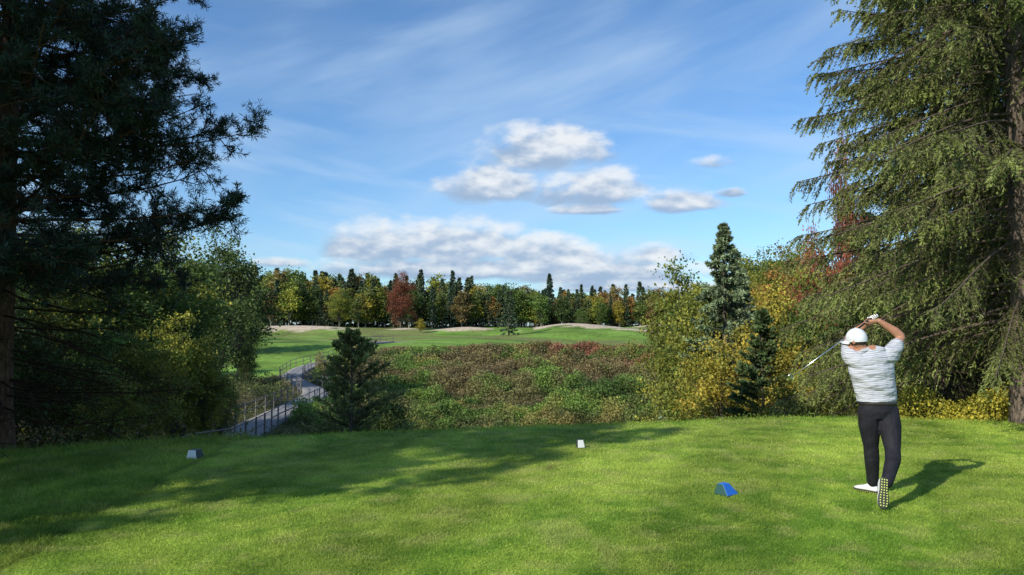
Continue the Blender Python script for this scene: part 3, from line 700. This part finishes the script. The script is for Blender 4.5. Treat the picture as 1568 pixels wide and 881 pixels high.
def cmb(x,y,z=0.):
    n=nt.nodes.new('ShaderNodeCombineXYZ')
    for i,v in enumerate((x,y,z)):
        if isinstance(v,(int,float)): n.inputs[i].default_value=v
        else: L.new(v,n.inputs[i])
    return n.outputs[0]
def NZ(vec,scale,det=6,rough=.55,dist=0):
    n=nt.nodes.new('ShaderNodeTexNoise'); n.inputs['Scale'].default_value=scale; n.inputs['Detail'].default_value=det; n.inputs['Roughness'].default_value=rough; n.inputs['Distortion'].default_value=dist; L.new(vec,n.inputs['Vector']); return n.outputs[0]
nA=NZ(cmb(az,MN('MULTIPLY',el,1.9)),18,6,.52)
nB=NZ(cmb(MN('ADD',az,.006),MN('MULTIPLY',MN('SUBTRACT',el,.010),1.9)),18,3,.5)
clouds=[(835,222,104,36,.74),(750,278,82,32,.72),(905,284,90,32,.7),(900,318,60,10,.6),(1040,306,66,19,.62),(1122,292,26,8,.5),(580,370,80,34,.78),(690,368,150,36,.75),(820,375,80,24,.7),(860,392,130,20,.8),
        (720,410,240,18,.8),(910,415,170,22,.8),(1000,388,70,18,.4),(960,438,170,9,.7),(1090,245,45,12,.15),(430,400,50,10,.5)]
best=None; num=None; den=None
for px,py,hw,hh_,dn in clouds:
    a0=math.atan((px-784)/1120); e0=math.atan((500-py)/1120*math.cos(a0)); ww=hw/1120*math.cos(a0)**2; hh=hh_/1120
    dx=MN('MULTIPLY',MN('SUBTRACT',az,a0),1/ww); dy=MN('SUBTRACT',el,e0-hh*.35)
    up_=MN('MULTIPLY',MN('MAXIMUM',dy,0.),1/(hh*1.35)); dn_=MN('MULTIPLY',MN('MAXIMUM',MN('MULTIPLY',dy,-1.),0.),1/(hh*.65))
    dyn=MN('ADD',up_,dn_)
    d_=MN('SUBTRACT',1.,MN('ADD',MN('MULTIPLY',dx,dx),MN('MULTIPLY',dyn,dyn)))
    d_=MN('ADD',d_,dn-.65)
    best=d_ if best is None else MN('MAXIMUM',best,d_)
    wgt=MN('MAXIMUM',MN('ADD',d_,.4),0.); vv=MN('MULTIPLY',wgt,MN('SUBTRACT',up_,dn_))
    num=vv if num is None else MN('ADD',num,vv); den=wgt if den is None else MN('ADD',den,wgt)
Sv=MN('DIVIDE',num,MN('MAXIMUM',den,.01))
field=MN('MAXIMUM',best,-1.5)
dens=SM(MN('ADD',field,MN('MULTIPLY',MN('SUBTRACT',nA,.5),2.6)),-.35,.8)
relief=MN('MULTIPLY',MN('SUBTRACT',nB,nA),-2.2)
sh=MN('ADD',MN('ADD',.38,MN('MULTIPLY',Sv,.75)),relief); shc=SM(sh,0.,1.05)
th=.30; uu=MN('ADD',MN('MULTIPLY',az,math.cos(th)),MN('MULTIPLY',el,math.sin(th))); vv=MN('SUBTRACT',MN('MULTIPLY',el,math.cos(th)),MN('MULTIPLY',az,math.sin(th)))
ci=NZ(cmb(MN('MULTIPLY',uu,1.3),MN('MULTIPLY',vv,6.)),1.6,7,.52,.2); ci2=NZ(cmb(az,el,3.),2.6,3,.5)
th=-.16; uu=MN('ADD',MN('MULTIPLY',az,math.cos(th)),MN('MULTIPLY',el,math.sin(th))); vv=MN('SUBTRACT',MN('MULTIPLY',el,math.cos(th)),MN('MULTIPLY',az,math.sin(th)))
ci3=NZ(cmb(MN('MULTIPLY',uu,2.),MN('MULTIPLY',vv,14.),5.),1.8,6,.5,.2)
cir=MN('MULTIPLY',SM(MN('ADD',ci,MN('MULTIPLY',MN('SUBTRACT',ci2,.5),.6)),.36,.85),.6)
cir=MN('MAXIMUM',cir,MN('MULTIPLY',MN('MULTIPLY',SM(ci3,.38,.75),SM(el,.45,.12)),.6))
def mix(f,a,b):
    n=nt.nodes.new('ShaderNodeMix'); n.data_type='RGBA'; L.new(f,n.inputs[0])
    for i,v in ((6,a),(7,b)):
        if isinstance(v,tuple): n.inputs[i].default_value=(*v,1)
        else: L.new(v,n.inputs[i])
    return n.outputs[2]
tint=nt.nodes.new('ShaderNodeMix'); tint.data_type='RGBA'; tint.blend_type='MULTIPLY'; tint.inputs[0].default_value=1; L.new(sky.outputs[0],tint.inputs[6]); tint.inputs[7].default_value=(.80,1.10,1.36,1)
c1=mix(cir,tint.outputs[2],(4.7,6.1,7.6))
cc=mix(shc,(2.8,3.8,5.3),(7.0,7.25,7.5))
c2=mix(MN('MULTIPLY',dens,.93),c1,cc)
bg=nt.nodes.new('ShaderNodeBackground'); bg.inputs[1].default_value=.125; L.new(c2,bg.inputs[0]); ow=nt.nodes.new('ShaderNodeOutputWorld'); L.new(bg.outputs[0],ow.inputs[0])

# ---------------------------------------------------------------- camera
cam=bpy.data.cameras.new('camera'); co=bpy.data.objects.new('camera',cam); COL.objects.link(co); S.camera=co
cam.sensor_width=36; cam.lens=36*1120/1568; cam.clip_end=6000; cam.clip_start=.1
co.location=(0,0,1.75); co.rotation_euler=(math.radians(90+3.07),0,0)
S.view_settings.view_transform='Standard'; S.view_settings.look='None'; S.view_settings.exposure=0
